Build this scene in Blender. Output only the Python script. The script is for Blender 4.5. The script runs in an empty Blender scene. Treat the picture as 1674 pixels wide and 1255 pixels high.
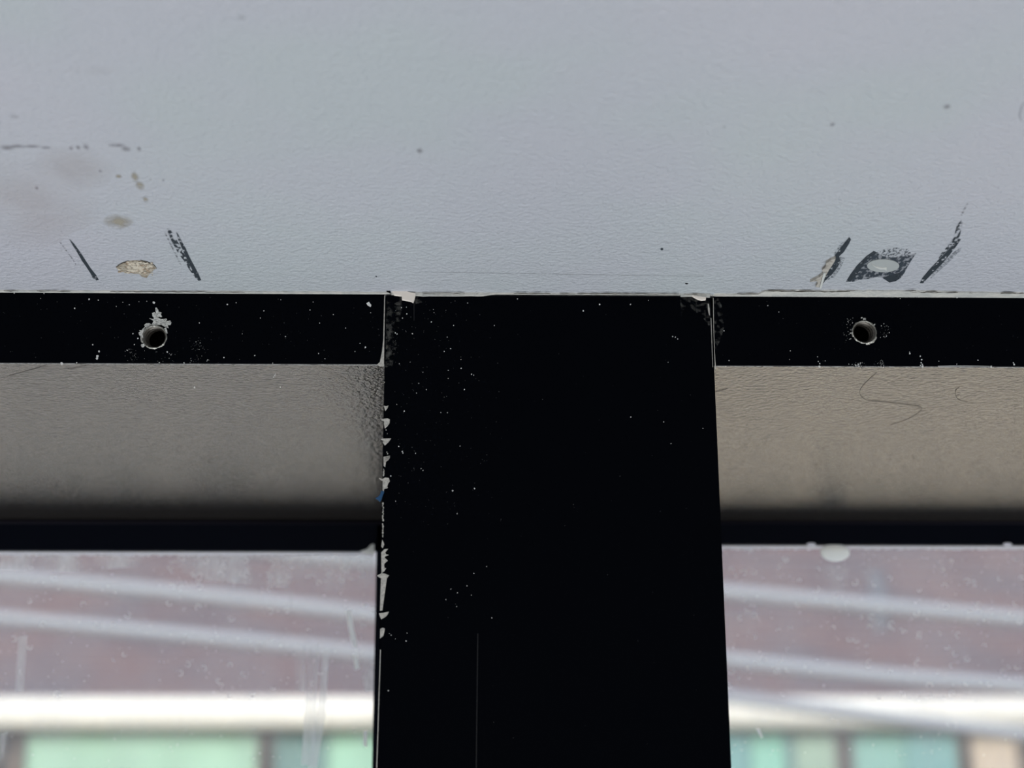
import bpy, bmesh, math, random
from mathutils import Vector, noise
from mathutils.geometry import tessellate_polygon

random.seed(7)
C = bpy.context.scene.collection
D2R = math.pi / 180

# ------------------------------------------------------------------ camera
F_PX, CX, CY = 3150.0, 837.0, 627.5
PITCH, YAW, ROLL = 20.0 * D2R, 1.39 * D2R, 0.0047
CAM = Vector((0, -0.3233, 0))            # the room face of the window frame is y = 0
FW = Vector((math.sin(YAW) * math.cos(PITCH), math.cos(YAW) * math.cos(PITCH), math.sin(PITCH)))
R0 = Vector((math.cos(YAW), -math.sin(YAW), 0))
U0 = R0.cross(FW)
RT = R0 * math.cos(ROLL) - U0 * math.sin(ROLL)
UP = U0 * math.cos(ROLL) + R0 * math.sin(ROLL)

cam_d = bpy.data.cameras.new('camera')
cam = bpy.data.objects.new('camera', cam_d)
C.objects.link(cam)
from mathutils import Matrix
M = Matrix((RT, UP, -FW)).transposed().to_4x4()
M.translation = CAM
cam.matrix_world = M
cam_d.sensor_width = 36
cam_d.lens = F_PX / 1674 * 36
cam_d.clip_start = 0.005
cam_d.clip_end = 500
cam_d.dof.use_dof = True
cam_d.dof.focus_distance = 0.347
cam_d.dof.aperture_fstop = cam_d.lens / 3.4
bpy.context.scene.camera = cam

# ------------------------------------------------------------------ sky, sun, added fill lamps, exposure
w = bpy.data.worlds.new('sky')
bpy.context.scene.world = w
w.use_nodes = True
wn = w.node_tree
sk = wn.nodes.new('ShaderNodeTexSky')
sk.sky_type = 'NISHITA'
sk.sun_disc = False
sk.sun_elevation = 34 * D2R
sk.sun_rotation = 200 * D2R
wn.links.new(sk.outputs[0], wn.nodes['Background'].inputs[0])
wn.nodes['Background'].inputs[1].default_value = 0.31

sl = bpy.data.lights.new('sun', 'SUN')
sl.energy = 1.95
sl.angle = 0.01
sl.color = (1.0, 0.95, 0.87)
so = bpy.data.objects.new('sun', sl)
C.objects.link(so)
so.rotation_euler = Vector((0.28, 1.0, -0.66)).to_track_quat('-Z', 'Y').to_euler()

al = bpy.data.lights.new('ceiling_fill', 'AREA')  # added lamp near the floor, stands in for light bounced onto the ceiling
al.shape = 'RECTANGLE'
al.size, al.size_y = 2.6, 0.8
al.energy = 35
al.color = (0.93, 0.98, 1.0)
ao = bpy.data.objects.new('ceiling_fill', al)
C.objects.link(ao)
ao.location = (0, -0.46, -1.75)
ao.rotation_euler = Vector((0, 0.06, 1)).to_track_quat('-Z', 'Y').to_euler()

# added fill lamp at the back, brightens upright faces; no window there
bl = bpy.data.lights.new('back_fill', 'AREA')
bl.shape = 'RECTANGLE'
bl.size, bl.size_y = 2.4, 1.0
bl.energy = 24
bl.color = (1.0, 0.99, 0.97)
bo_ = bpy.data.objects.new('back_fill', bl)
C.objects.link(bo_)
bo_.location = (0, -3.1, -0.9)
bo_.rotation_euler = Vector((0, 1, 0.15)).to_track_quat('-Z', 'Y').to_euler()

vs = bpy.context.scene.view_settings
vs.view_transform = 'Standard'
vs.look = 'None'
vs.exposure = 0.0
vs.gamma = 1.0
vs.use_curve_mapping = False

# ------------------------------------------------------------------ the planes everything sits on
Z_CEIL = 0.1351          # underside of the ceiling
Z_HEAD = 0.1212          # underside of the head rails
Y_STOP = 0.1005          # room face of the glazing stops
Y_GLASS = 0.1022


def ray(px, py):
    return (FW * F_PX + RT * (px - CX) + UP * (CY - py)).normalized()


def on_y(px, py, y=0.0):
    d = ray(px, py)
    return CAM + d * ((y - CAM.y) / d.y)


def on_z(px, py, z=Z_CEIL):
    d = ray(px, py)
    return CAM + d * ((z - CAM.z) / d.z)


# ------------------------------------------------------------------ materials
def mat(name, col, rough=0.6, spec=0.4, metal=0.0, bump=None, mottle=None, ior=1.5, coords='Object'):
    """mottle = (scale, second colour, lo, hi); bump = (scale, strength, distance, stretch)"""
    m = bpy.data.materials.new(name)
    m.use_nodes = True
    n, l = m.node_tree.nodes, m.node_tree.links
    b = n['Principled BSDF']
    b.inputs['Base Color'].default_value = (*col, 1)
    b.inputs['Roughness'].default_value = rough
    b.inputs['Specular IOR Level'].default_value = spec
    b.inputs['Metallic'].default_value = metal
    b.inputs['IOR'].default_value = ior
    tc = n.new('ShaderNodeTexCoord')
    if mottle:
        t = n.new('ShaderNodeTexNoise')
        t.inputs['Scale'].default_value = mottle[0]
        t.inputs['Detail'].default_value = 5
        r = n.new('ShaderNodeValToRGB')
        r.color_ramp.elements[0].position = mottle[2]
        r.color_ramp.elements[1].position = mottle[3]
        r.color_ramp.elements[0].color = (*col, 1)
        r.color_ramp.elements[1].color = (*mottle[1], 1)
        l.new(tc.outputs[coords], t.inputs['Vector'])
        l.new(t.outputs[0], r.inputs[0])
        l.new(r.outputs[0], b.inputs['Base Color'])
    if bump:
        mp = n.new('ShaderNodeMapping')
        mp.inputs['Scale'].default_value = bump[3] if len(bump) > 3 else (1, 1, 1)
        t = n.new('ShaderNodeTexNoise')
        t.inputs['Scale'].default_value = bump[0]
        t.inputs['Detail'].default_value = 3
        bp = n.new('ShaderNodeBump')
        bp.inputs['Strength'].default_value = bump[1]
        bp.inputs['Distance'].default_value = bump[2]
        l.new(tc.outputs[coords], mp.inputs[0])
        l.new(mp.outputs[0], t.inputs['Vector'])
        l.new(t.outputs[0], bp.inputs['Height'])
        l.new(bp.outputs[0], b.inputs['Normal'])
    return m


def ragged(name, col, scale, lo, hi, amin=0.0, amax=1.0, stretch=(1, 1, 1), rot=0.0, rough=0.7, col2=None, detail=4):
    """a worn coat: noise decides where it still covers what lies under it"""
    m = mat(name, col, rough, 0.2, mottle=(scale * 0.6, col2, 0.4, 0.6) if col2 else None)
    n, l = m.node_tree.nodes, m.node_tree.links
    tc = n.new('ShaderNodeTexCoord')
    mp = n.new('ShaderNodeMapping')
    mp.inputs['Scale'].default_value = stretch
    mp.inputs['Rotation'].default_value = (0, 0, rot)
    t = n.new('ShaderNodeTexNoise')
    t.inputs['Scale'].default_value = scale
    t.inputs['Detail'].default_value = detail
    r = n.new('ShaderNodeMapRange')
    r.inputs['From Min'].default_value = lo
    r.inputs['From Max'].default_value = hi
    r.inputs['To Min'].default_value = amin
    r.inputs['To Max'].default_value = amax
    l.new(tc.outputs['Object'], mp.inputs[0])
    l.new(mp.outputs[0], t.inputs['Vector'])
    l.new(t.outputs[0], r.inputs['Value'])
    l.new(r.outputs[0], n['Principled BSDF'].inputs['Alpha'])
    return m


def lit_through(name, col, alpha, trans=0.5, scale=None, lo=0.4, hi=0.6, stretch=(1, 1, 1)):
    """thin pale film or sealant that daylight shines through"""
    m = bpy.data.materials.new(name)
    m.use_nodes = True
    n, l = m.node_tree.nodes, m.node_tree.links
    n.remove(n['Principled BSDF'])
    out = n['Material Output']
    d = n.new('ShaderNodeBsdfDiffuse')
    tr = n.new('ShaderNodeBsdfTranslucent')
    tp = n.new('ShaderNodeBsdfTransparent')
    d.inputs[0].default_value = tr.inputs[0].default_value = (*col, 1)
    m1 = n.new('ShaderNodeMixShader')
    m1.inputs[0].default_value = trans
    m2 = n.new('ShaderNodeMixShader')
    m2.inputs[0].default_value = alpha
    l.new(d.outputs[0], m1.inputs[1]); l.new(tr.outputs[0], m1.inputs[2])
    l.new(tp.outputs[0], m2.inputs[1]); l.new(m1.outputs[0], m2.inputs[2])
    l.new(m2.outputs[0], out.inputs[0])
    if scale:
        tc = n.new('ShaderNodeTexCoord')
        mp = n.new('ShaderNodeMapping')
        mp.inputs['Scale'].default_value = stretch
        t = n.new('ShaderNodeTexNoise')
        t.inputs['Scale'].default_value = scale
        t.inputs['Detail'].default_value = 5
        r = n.new('ShaderNodeMapRange')
        r.inputs['From Min'].default_value = lo
        r.inputs['From Max'].default_value = hi
        r.inputs['To Max'].default_value = alpha
        l.new(tc.outputs['Object'], mp.inputs[0]); l.new(mp.outputs[0], t.inputs['Vector'])
        l.new(t.outputs[0], r.inputs['Value']); l.new(r.outputs[0], m2.inputs[0])
    return m


def glass_mat():
    m = bpy.data.materials.new('dusty_glass')
    m.use_nodes = True
    n, l = m.node_tree.nodes, m.node_tree.links
    n.remove(n['Principled BSDF'])
    out = n['Material Output']
    tp = n.new('ShaderNodeBsdfTransparent')
    tp.inputs[0].default_value = (0.97, 0.98, 0.975, 1)
    gl = n.new('ShaderNodeBsdfGlossy')
    gl.inputs['Roughness'].default_value = 0.02
    fr = n.new('ShaderNodeFresnel')
    fr.inputs[0].default_value = 1.3
    mg = n.new('ShaderNodeMixShader')
    l.new(fr.outputs[0], mg.inputs[0]); l.new(tp.outputs[0], mg.inputs[1]); l.new(gl.outputs[0], mg.inputs[2])
    d = n.new('ShaderNodeBsdfDiffuse'); tr = n.new('ShaderNodeBsdfTranslucent')
    d.inputs[0].default_value = tr.inputs[0].default_value = (0.88, 0.88, 0.92, 1)
    md = n.new('ShaderNodeMixShader'); md.inputs[0].default_value = 0.75
    l.new(d.outputs[0], md.inputs[1]); l.new(tr.outputs[0], md.inputs[2])
    tc = n.new('ShaderNodeTexCoord')
    mp = n.new('ShaderNodeMapping'); mp.inputs['Scale'].default_value = (1.0, 1.0, 0.45)
    t = n.new('ShaderNodeTexNoise'); t.inputs['Scale'].default_value = 90; t.inputs['Detail'].default_value = 8
    r = n.new('ShaderNodeMapRange')
    r.inputs['From Min'].default_value = 0.35; r.inputs['From Max'].default_value = 0.7
    r.inputs['To Min'].default_value = 0.05; r.inputs['To Max'].default_value = 0.15
    l.new(tc.outputs['Object'], mp.inputs[0]); l.new(mp.outputs[0], t.inputs['Vector']); l.new(t.outputs[0], r.inputs['Value'])
    mx = n.new('ShaderNodeMixShader')
    l.new(r.outputs[0], mx.inputs[0]); l.new(mg.outputs[0], mx.inputs[1]); l.new(md.outputs[0], mx.inputs[2])
    l.new(mx.outputs[0], out.inputs[0])
    return m


def ceiling_mat():
    m = mat('ceiling_paint', (0.50, 0.54, 0.585), 0.62, 0.3, bump=(1300, 0.8, 0.0006, (0.9, 1.0, 1)))
    n, l = m.node_tree.nodes, m.node_tree.links
    b = n['Principled BSDF']
    tc = n.new('ShaderNodeTexCoord')
    t = n.new('ShaderNodeTexNoise'); t.inputs['Scale'].default_value = 16; t.inputs['Detail'].default_value = 3
    r = n.new('ShaderNodeValToRGB')
    e = r.color_ramp.elements
    e[0].position, e[0].color = 0.36, (0.408, 0.410, 0.462, 1)
    e[1].position, e[1].color = 0.62, (0.388, 0.416, 0.446, 1)
    k = e.new(0.5); k.color = (0.396, 0.409, 0.455, 1)
    l.new(tc.outputs['Object'], t.inputs['Vector']); l.new(t.outputs[0], r.inputs[0]); l.new(r.outputs[0], b.inputs['Base Color'])
    return m


CEIL = ceiling_mat()
BLACK = mat('black_frame_coat', (0.0008, 0.0012, 0.0024), 0.5, 0.015)
SATIN = mat('black_satin_underside', (0.020, 0.018, 0.017), 0.21, 0.5, bump=(1400, 0.7, 0.0003, (0.85, 0.9, 1)), ior=1.85)
STOPM = mat('black_stop_coat', (0.002, 0.003, 0.007), 0.35, 0.04)
BEADM = mat('lit_stop_edge', (0.012, 0.011, 0.017), 0.4, 0.2)  # paler than the stop, paints its edge catching light
VOID = mat('hole_dark', (0.001, 0.001, 0.001), 0.9, 0.0)
ALU = mat('bare_aluminium', (0.42, 0.41, 0.38), 0.38, 0.5, 0.75, bump=(4000, 0.5, 0.0002))
ALU_D = mat('thread_aluminium', (0.10, 0.09, 0.08), 0.4, 0.5, 0.85)
BURR = mat('aluminium_burr', (0.62, 0.62, 0.60), 0.5, 0.5, 0.3, bump=(5000, 0.9, 0.0003), mottle=(2500, (0.3, 0.3, 0.29), 0.4, 0.65))
CHIP = mat('chipped_paint', (0.48, 0.46, 0.43), 0.75, 0.2, mottle=(2500, (0.32, 0.31, 0.29), 0.4, 0.65))
FLECK = mat('paint_fleck', (0.6, 0.6, 0.6), 0.8, 0.1)
FLECK_D = mat('dull_fleck', (0.13, 0.13, 0.13), 0.8, 0.1)
BLUE = mat('blue_fleck', (0.015, 0.06, 0.14), 0.6, 0.2)
CAULK = mat('cream_caulk', (0.52, 0.51, 0.485), 0.75, 0.2, bump=(1800, 0.6, 0.0004), mottle=(500, (0.42, 0.425, 0.415), 0.4, 0.6))
CAULK_B = mat('beige_caulk', (0.72, 0.66, 0.61), 0.75, 0.2)
CRACK = mat('crack_dark', (0.08, 0.075, 0.065), 0.9, 0.1)  # dark tone for the crack lines and the hole's edge
DARKGAP = mat('near_black', (0.004, 0.004, 0.005), 0.9, 0.0)
SCUFF = ragged('dark_scuff', (0.028, 0.036, 0.045), 1900, 0.34, 0.42, stretch=(1, 0.5, 1))
SCUFF_L = ragged('broken_scuff', (0.03, 0.038, 0.047), 2300, 0.47, 0.53, stretch=(1, 0.45, 1))
SCUFF_F = ragged('faint_scuff', (0.05, 0.055, 0.06), 1600, 0.46, 0.62, 0.0, 0.55)
BLOCKM = ragged('mottled_print', (0.035, 0.045, 0.058), 1700, 0.44, 0.53, 0.25, 1.0, stretch=(1, 0.5, 1))
BLOCKL = ragged('pale_mottled_print', (0.06, 0.072, 0.085), 2600, 0.48, 0.62, 0.0, 0.8, stretch=(1, 0.55, 1))
HALO = ragged('feathered_scuff', (0.13, 0.15, 0.17), 2400, 0.42, 0.62, 0.0, 0.7)
FILLER = mat('filler', (0.33, 0.35, 0.355), 0.8, 0.15)
FILLER_W = mat('filler_ridge', (0.50, 0.51, 0.50), 0.8, 0.15)
PLASTER = mat('crumbled_plaster', (0.42, 0.38, 0.32), 0.9, 0.1, bump=(2200, 1.0, 0.0008), mottle=(1100, (0.25, 0.2, 0.15), 0.46, 0.62))
STAIN = ragged('beige_stain', (0.42, 0.39, 0.34), 700, 0.3, 0.7, 0.25, 0.75)
STAIN_F = ragged('faint_pink_stain', (0.55, 0.50, 0.49), 300, 0.35, 0.75, 0.0, 0.5)
STAIN_D = ragged('grey_smudge', (0.25, 0.25, 0.27), 700, 0.36, 0.7, 0.1, 0.7)
SMUDGE = ragged('chalky_smudge', (0.20, 0.20, 0.19), 1100, 0.48, 0.8, 0.0, 0.38)
HAIR = mat('hair', (0.05, 0.04, 0.035), 0.5, 0.3)
GLASS = glass_mat()
SEAL = lit_through('pale_sealant', (0.9, 0.9, 0.97), 0.92, 0.5)
DUST = lit_through('dust', (0.95, 0.95, 0.98), 0.6, 0.8)
DROP = lit_through('dried_drop', (0.97, 0.97, 1.0), 0.8, 0.6)
SMEAR = lit_through('smear', (0.95, 0.97, 1.0), 0.8, 0.6, 130, 0.42, 0.72, (1, 1, 0.5))
STREAK = lit_through('streak', (0.95, 0.97, 1.0), 0.55, 0.6, 200, 0.3, 0.6, (1, 1, 0.2))
STREAK_B = lit_through('strong_streak', (0.97, 0.99, 1.0), 0.95, 0.55)
BLOB = lit_through('white_blob', (0.97, 0.99, 0.98), 1.0, 0.45)


# ------------------------------------------------------------------ mesh helpers
def link(name, bm, material, parent=None, smooth=False):
    me = bpy.data.meshes.new(name)
    bmesh.ops.recalc_face_normals(bm, faces=bm.faces)
    bm.to_mesh(me)
    bm.free()
    me.materials.append(material)
    if smooth:
        for p in me.polygons:
            p.use_smooth = True
    o = bpy.data.objects.new(name, me)
    C.objects.link(o)
    if parent:
        o.parent = parent
    return o


def tag(o, label=None, cat=None, group=None, kind=None):
    if label: o['label'] = label
    if cat: o['category'] = cat
    if group: o['group'] = group
    if kind: o['kind'] = kind
    return o


def empty(name, loc=(0, 0, 0)):
    o = bpy.data.objects.new(name, None)
    o.empty_display_size = 0.02
    C.objects.link(o)
    o.location = loc
    return o


def box(bm, x0, x1, y0, y1, z0, z1):
    v = [bm.verts.new((x, y, z)) for x in (x0, x1) for y in (y0, y1) for z in (z0, z1)]
    for f in ((0, 1, 3, 2), (4, 6, 7, 5), (0, 4, 5, 1), (2, 3, 7, 6), (0, 2, 6, 4), (1, 5, 7, 3)):
        bm.faces.new([v[i] for i in f])


def boxo(name, b, material, parent=None, bevel=0.0):
    bm = bmesh.new()
    box(bm, *b)
    if bevel:
        bmesh.ops.bevel(bm, geom=bm.edges[:], offset=bevel, segments=2, affect='EDGES')
    return link(name, bm, material, parent)


def slab(bm, pts, n, t):
    """prism: outline pts (3-D), front face shifted by n*t"""
    back = [bm.verts.new(p - n * 0.00003) for p in pts]
    front = [bm.verts.new(p + n * t) for p in pts]
    for tri in tessellate_polygon([pts]):
        try:
            bm.faces.new([front[i] for i in tri]); bm.faces.new([back[i] for i in reversed(tri)])
        except ValueError:
            pass
    k = len(pts)
    for i in range(k):
        j = (i + 1) % k
        try:
            bm.faces.new([back[i], back[j], front[j], front[i]])
        except ValueError:
            pass


def sheet(bm, pts, n, t):
    """a film one surface thick, lying just off the glass"""
    v = [bm.verts.new(p + n * t) for p in pts]
    for tri in tessellate_polygon([pts]):
        try:
            bm.faces.new([v[i] for i in tri])
        except ValueError:
            pass


def tube(bm, pts, r, seg=6):
    rings = []
    for i, p in enumerate(pts):
        a = pts[max(i - 1, 0)]; b = pts[min(i + 1, len(pts) - 1)]
        d = (b - a).normalized()
        s = d.cross(Vector((0, 0, 1)))
        if s.length < 1e-4: s = d.cross(Vector((0, 1, 0)))
        s.normalize(); u = s.cross(d)
        rr = r[i] if isinstance(r, (list, tuple)) else r
        rings.append([bm.verts.new(p + (s * math.cos(t) + u * math.sin(t)) * rr)
                      for t in [2 * math.pi * k / seg for k in range(seg)]])
    for A, B in zip(rings, rings[1:]):
        for k in range(seg):
            bm.faces.new([A[k], A[(k + 1) % seg], B[(k + 1) % seg], B[k]])
    bm.faces.new(rings[0]); bm.faces.new(rings[-1])


def smooth_path(cps, n=8):
    out = []
    k = len(cps)
    for i in range(k - 1):
        p0, p1, p2, p3 = cps[max(i - 1, 0)], cps[i], cps[i + 1], cps[min(i + 2, k - 1)]
        for j in range(n):
            t = j / n
            out.append(0.5 * ((2 * p1) + (p2 - p0) * t + (2 * p0 - 5 * p1 + 4 * p2 - p3) * t * t
                              + (3 * p1 - p0 - 3 * p2 + p3) * t ** 3))
    out.append(cps[-1])
    return out


NZ, NY = Vector((0, 0, -1)), Vector((0, -1, 0))


def crop(pts, ox, oy, s):
    return [(ox + x / s, oy + y / s) for x, y in pts]


def ceil_mark(name, px, material, parent, t=0.00006, lift=0.0):
    bm = bmesh.new()
    slab(bm, [on_z(*p, Z_CEIL - lift) for p in px], NZ, t)
    return link(name, bm, material, parent)


def face_mark(name, polys, material, parent, t=0.0001, y=0.0):
    bm = bmesh.new()
    for px in polys:
        slab(bm, [on_y(*p, y) for p in px], NY, t)
    return link(name, bm, material, parent)


def fleck_px(x, y, r, k=5, sx=1.0):
    a0 = random.random() * 6
    return [(x + math.cos(a0 + i * 2 * math.pi / k) * r * random.uniform(.6, 1.25) * sx,
             y + math.sin(a0 + i * 2 * math.pi / k) * r * random.uniform(.6, 1.25)) for i in range(k)]


# ------------------------------------------------------------------ room shell
RX, RY, FZ = 1.6, -3.2, -2.2
WALLM = mat('wall_paint', (0.5, 0.5, 0.48), 0.8, 0.2)
ceil = boxo('ceiling', (-RX - .1, RX + .1, RY - .1, 0.13, Z_CEIL, Z_CEIL + 0.25), CEIL)
tag(ceil, 'pale grey-blue painted ceiling with scuffs beside the window head', None, kind='structure')
tag(boxo('floor', (-RX - .1, RX + .1, RY - .1, 0.13, FZ - .1, FZ), mat('floor_screed', (0.3, 0.28, 0.26), 0.7)), kind='structure')
tag(boxo('wall_left', (-RX - .1, -RX, RY, 0.13, FZ, Z_CEIL), WALLM), kind='structure')
tag(boxo('wall_right', (RX, RX + .1, RY, 0.13, FZ, Z_CEIL), WALLM), kind='structure')
tag(boxo('wall_back', (-RX, RX, RY - .1, RY, FZ, Z_CEIL), WALLM), kind='structure')
WX, WZ = 1.15, -1.25      # window opening half width, sill height
bm = bmesh.new()
box(bm, -RX, -WX, 0.0, 0.13, FZ, Z_CEIL); box(bm, WX, RX, 0.0, 0.13, FZ, Z_CEIL); box(bm, -WX, WX, 0.0, 0.13, FZ, WZ)
tag(link('wall_front', bm, WALLM), kind='structure')

# ------------------------------------------------------------------ mullion (trim_1)
ML = (on_y(631.5, 480).x + on_y(622.5, 900).x + on_y(615.5, 1255).x) / 3
MR = (on_y(1163, 480).x + on_y(1179, 890).x + on_y(1195, 1255).x) / 3
mull = tag(boxo('trim_1', (ML, MR, -0.0003, 0.118, WZ, Z_CEIL - 0.0004), BLACK, bevel=0.00015),
           'wide black vertical mullion with paint chips along its left edge', kind='structure')
MY = -0.0003

# grey chips along the left arris of the mullion
c3 = lambda p: crop(p, 400, 440, 3.98)
c4 = lambda p: crop(p, 540, 740, 3.921)
chips = [
    c3([(905, 888), (920, 893), (935, 888), (930, 903), (915, 922), (910, 905)]),
    c3([(888, 980), (905, 974), (930, 971), (944, 978), (943, 1000), (930, 1020), (912, 1036), (906, 1005), (908, 990)]),
    c3([(885, 1107), (905, 1103), (952, 1102), (935, 1125), (912, 1147), (900, 1128), (905, 1115)]),
    c3([(903, 1222), (925, 1217), (945, 1214), (944, 1228), (930, 1240), (912, 1262), (904, 1250)]),
    c4([(342, 34), (362, 22), (382, 20), (380, 34), (370, 48), (356, 56), (356, 64), (352, 92), (342, 84)]),
    c4([(312, 162), (335, 170), (350, 160), (375, 162), (381, 182), (372, 196), (365, 212), (368, 226), (345, 232), (342, 248), (335, 240), (336, 180), (325, 176)]),
    c4([(333, 558), (340, 570), (346, 588), (336, 612), (326, 600)]),
    c4([(326, 640), (348, 618), (370, 617), (352, 638), (358, 652), (373, 655), (352, 664), (348, 672), (368, 692), (350, 706), (345, 720), (348, 740), (358, 740), (345, 760), (328, 772)]),
    c4([(300, 787), (315, 780), (330, 772), (352, 776), (376, 786), (362, 805), (357, 845), (345, 930), (334, 1010), (318, 1012), (322, 880), (325, 802), (312, 798)]),
    c4([(312, 1030), (340, 1026), (376, 1019), (366, 1038), (352, 1052), (326, 1067), (318, 1048)]),
    c4([(320, 1130), (335, 1122), (350, 1127), (346, 1150), (340, 1172), (318, 1190)]),
]
for c in chips:
    face_mark('paint_chip', [c], CHIP, mull, 0.00015, MY)
face_mark('blue_chip', [c4([(326, 245), (346, 248), (334, 280), (330, 296), (318, 316), (308, 305), (290, 292), (308, 282), (320, 268)])],
          BLUE, mull, 0.00015, MY)['label'] = 'dark blue paint fleck'
tiny = []
for yy in (106, 115, 124, 133, 144, 326, 340, 352, 366, 378, 382, 392, 400, 408, 420, 432, 458, 470, 478, 486, 497, 512, 528, 537):
    tiny.append(c4(fleck_px(343 - (yy - 100) * 0.02 + random.uniform(-3, 3), yy, random.uniform(4, 9), 5, 0.7)))
for (x, y, r) in ((920, 1046, 4), (928, 1070, 3), (925, 1190, 3), (930, 1200, 4), (990, 880, 3), (910, 735, 3)):
    tiny.append(c3(fleck_px(x, y, r)))
tiny.append([(621.3, 1062), (622.6, 1062), (616.6, 1255), (615.2, 1255)])
tiny.append([(1161.8, 520), (1162.8, 520), (1165.4, 600), (1164.8, 600)])
tiny.append(crop([(1015, 590), (1030, 600), (1048, 690), (1050, 800), (1030, 760), (1015, 680)], 1060, 440, 10.46))
tag(face_mark('edge_wear', tiny, CHIP, mull, 0.00012, MY), kind='stuff')

# flecks of paint spattered over the mullion, the brighter ones where the photograph has them
fl = []
for (x, y, r) in ((1215, 343, 4), (1055, 291, 4), (1027, 318, 3.5), (1020, 250, 3.5), (1052, 247, 3), (981, 414, 4), (992, 421, 4), (1091, 420, 4),
                  (1318, 442, 3), (1340, 517, 4), (1298, 534, 4), (1408, 645, 4.5), (1476, 683, 4), (1490, 689, 4), (1359, 366, 3.5),
                  (1450, 220, 3), (1624, 366, 3.5), (1430, 783, 4), (1182, 783, 3), (1132, 742, 3), (1038, 923, 5), (1276, 933, 3), (1319, 933, 3),
                  (1003, 1153, 5), (1026, 1185, 5), (1030, 1195, 4), (1112, 1197, 4), (1401, 1150, 3.5), (1006, 615, 3), (1077, 604, 2.5),
                  (1160, 670, 2.5), (1324, 710, 2.5), (1324, 658, 2.5), (1407, 588, 2.5), (1118, 805, 2.5), (1228, 262, 2.5), (1232, 282, 2)):
    fl.append(c3(fleck_px(x, y, r)))
for (x, y, r) in ((784, 243, 5.5), (924, 229, 5), (387, 150, 5), (594, 113, 3), (582, 100, 2.6), (419, 311, 2.5), (812, 390, 3), (740, 940, 3), (810, 984, 3),
                  (773, 873, 3), (815, 897, 3), (1035, 1058, 3.5), (1002, 728, 3), (921, 773, 3), (390, 1168, 3), (378, 1158, 2.5), (492, 1155, 2.5),
                  (487, 1206, 2.5), (417, 1192, 2.2), (876, 852, 2.5), (904, 912, 2.5), (545, 3, 3)):
    fl.append(c4(fleck_px(x, y, r)))
for (x, y, r) in ((953.5, 508.3, 1.6), (980, 497.5, 1.4), (1030.5, 497.5, 1.1), (846, 488.5, 1.0), (1099.5, 550, 1.2), (1104, 551, 1.0), (1108, 554, .9),
                  (1031, 497, .9), (1060, 491, .8), (1031, 681.5, 1.1), (1085, 689.5, .8), (1092, 592, .7), (1149, 700, .8), (1097, 725, .9), (635, 1129, 1.3), (664, 1047.5, 1.0)):
    fl.append(fleck_px(x, y, r))
dim = []
for i in range(170):
    x = 645 + abs(random.gauss(0, 110)); y = random.uniform(490, 860)
    if x < 1150: dim.append(fleck_px(x, y, random.choice((.28, .35, .4, .5, .6)), 4))
for i in range(90):
    dim.append(fleck_px(random.uniform(640, 1150), random.uniform(490, 1240), random.choice((.25, .3, .4, .5)), 4))
tag(face_mark('paint_flecks', fl, FLECK, mull, 0.00005, MY), kind='stuff')
tag(face_mark('dull_flecks', dim, FLECK_D, mull, 0.00004, MY), kind='stuff')
# chalky patches beside the joints, long hairline scratch
sm = [[(632, 484), (648, 490), (657, 500), (653, 530), (648, 565), (641, 600), (630, 600)],
      [(634, 481), (682, 481), (690, 494), (668, 500), (640, 498)],
      [(1112, 486), (1160, 487), (1163, 540), (1150, 520), (1128, 502), (1114, 520)]]
face_mark('chalky_smudge', sm, SMUDGE, mull, 0.00003, MY)
face_mark('scratch', [[(780.6, 1035), (781.6, 1035), (779.0, 1255), (778.0, 1255)], [(676.4, 492), (677.2, 492), (677.2, 524), (676.6, 524)]],
          mat('dull_scratch', (0.02, 0.02, 0.022), 0.6, 0.2), mull, 0.00002, MY)


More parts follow.
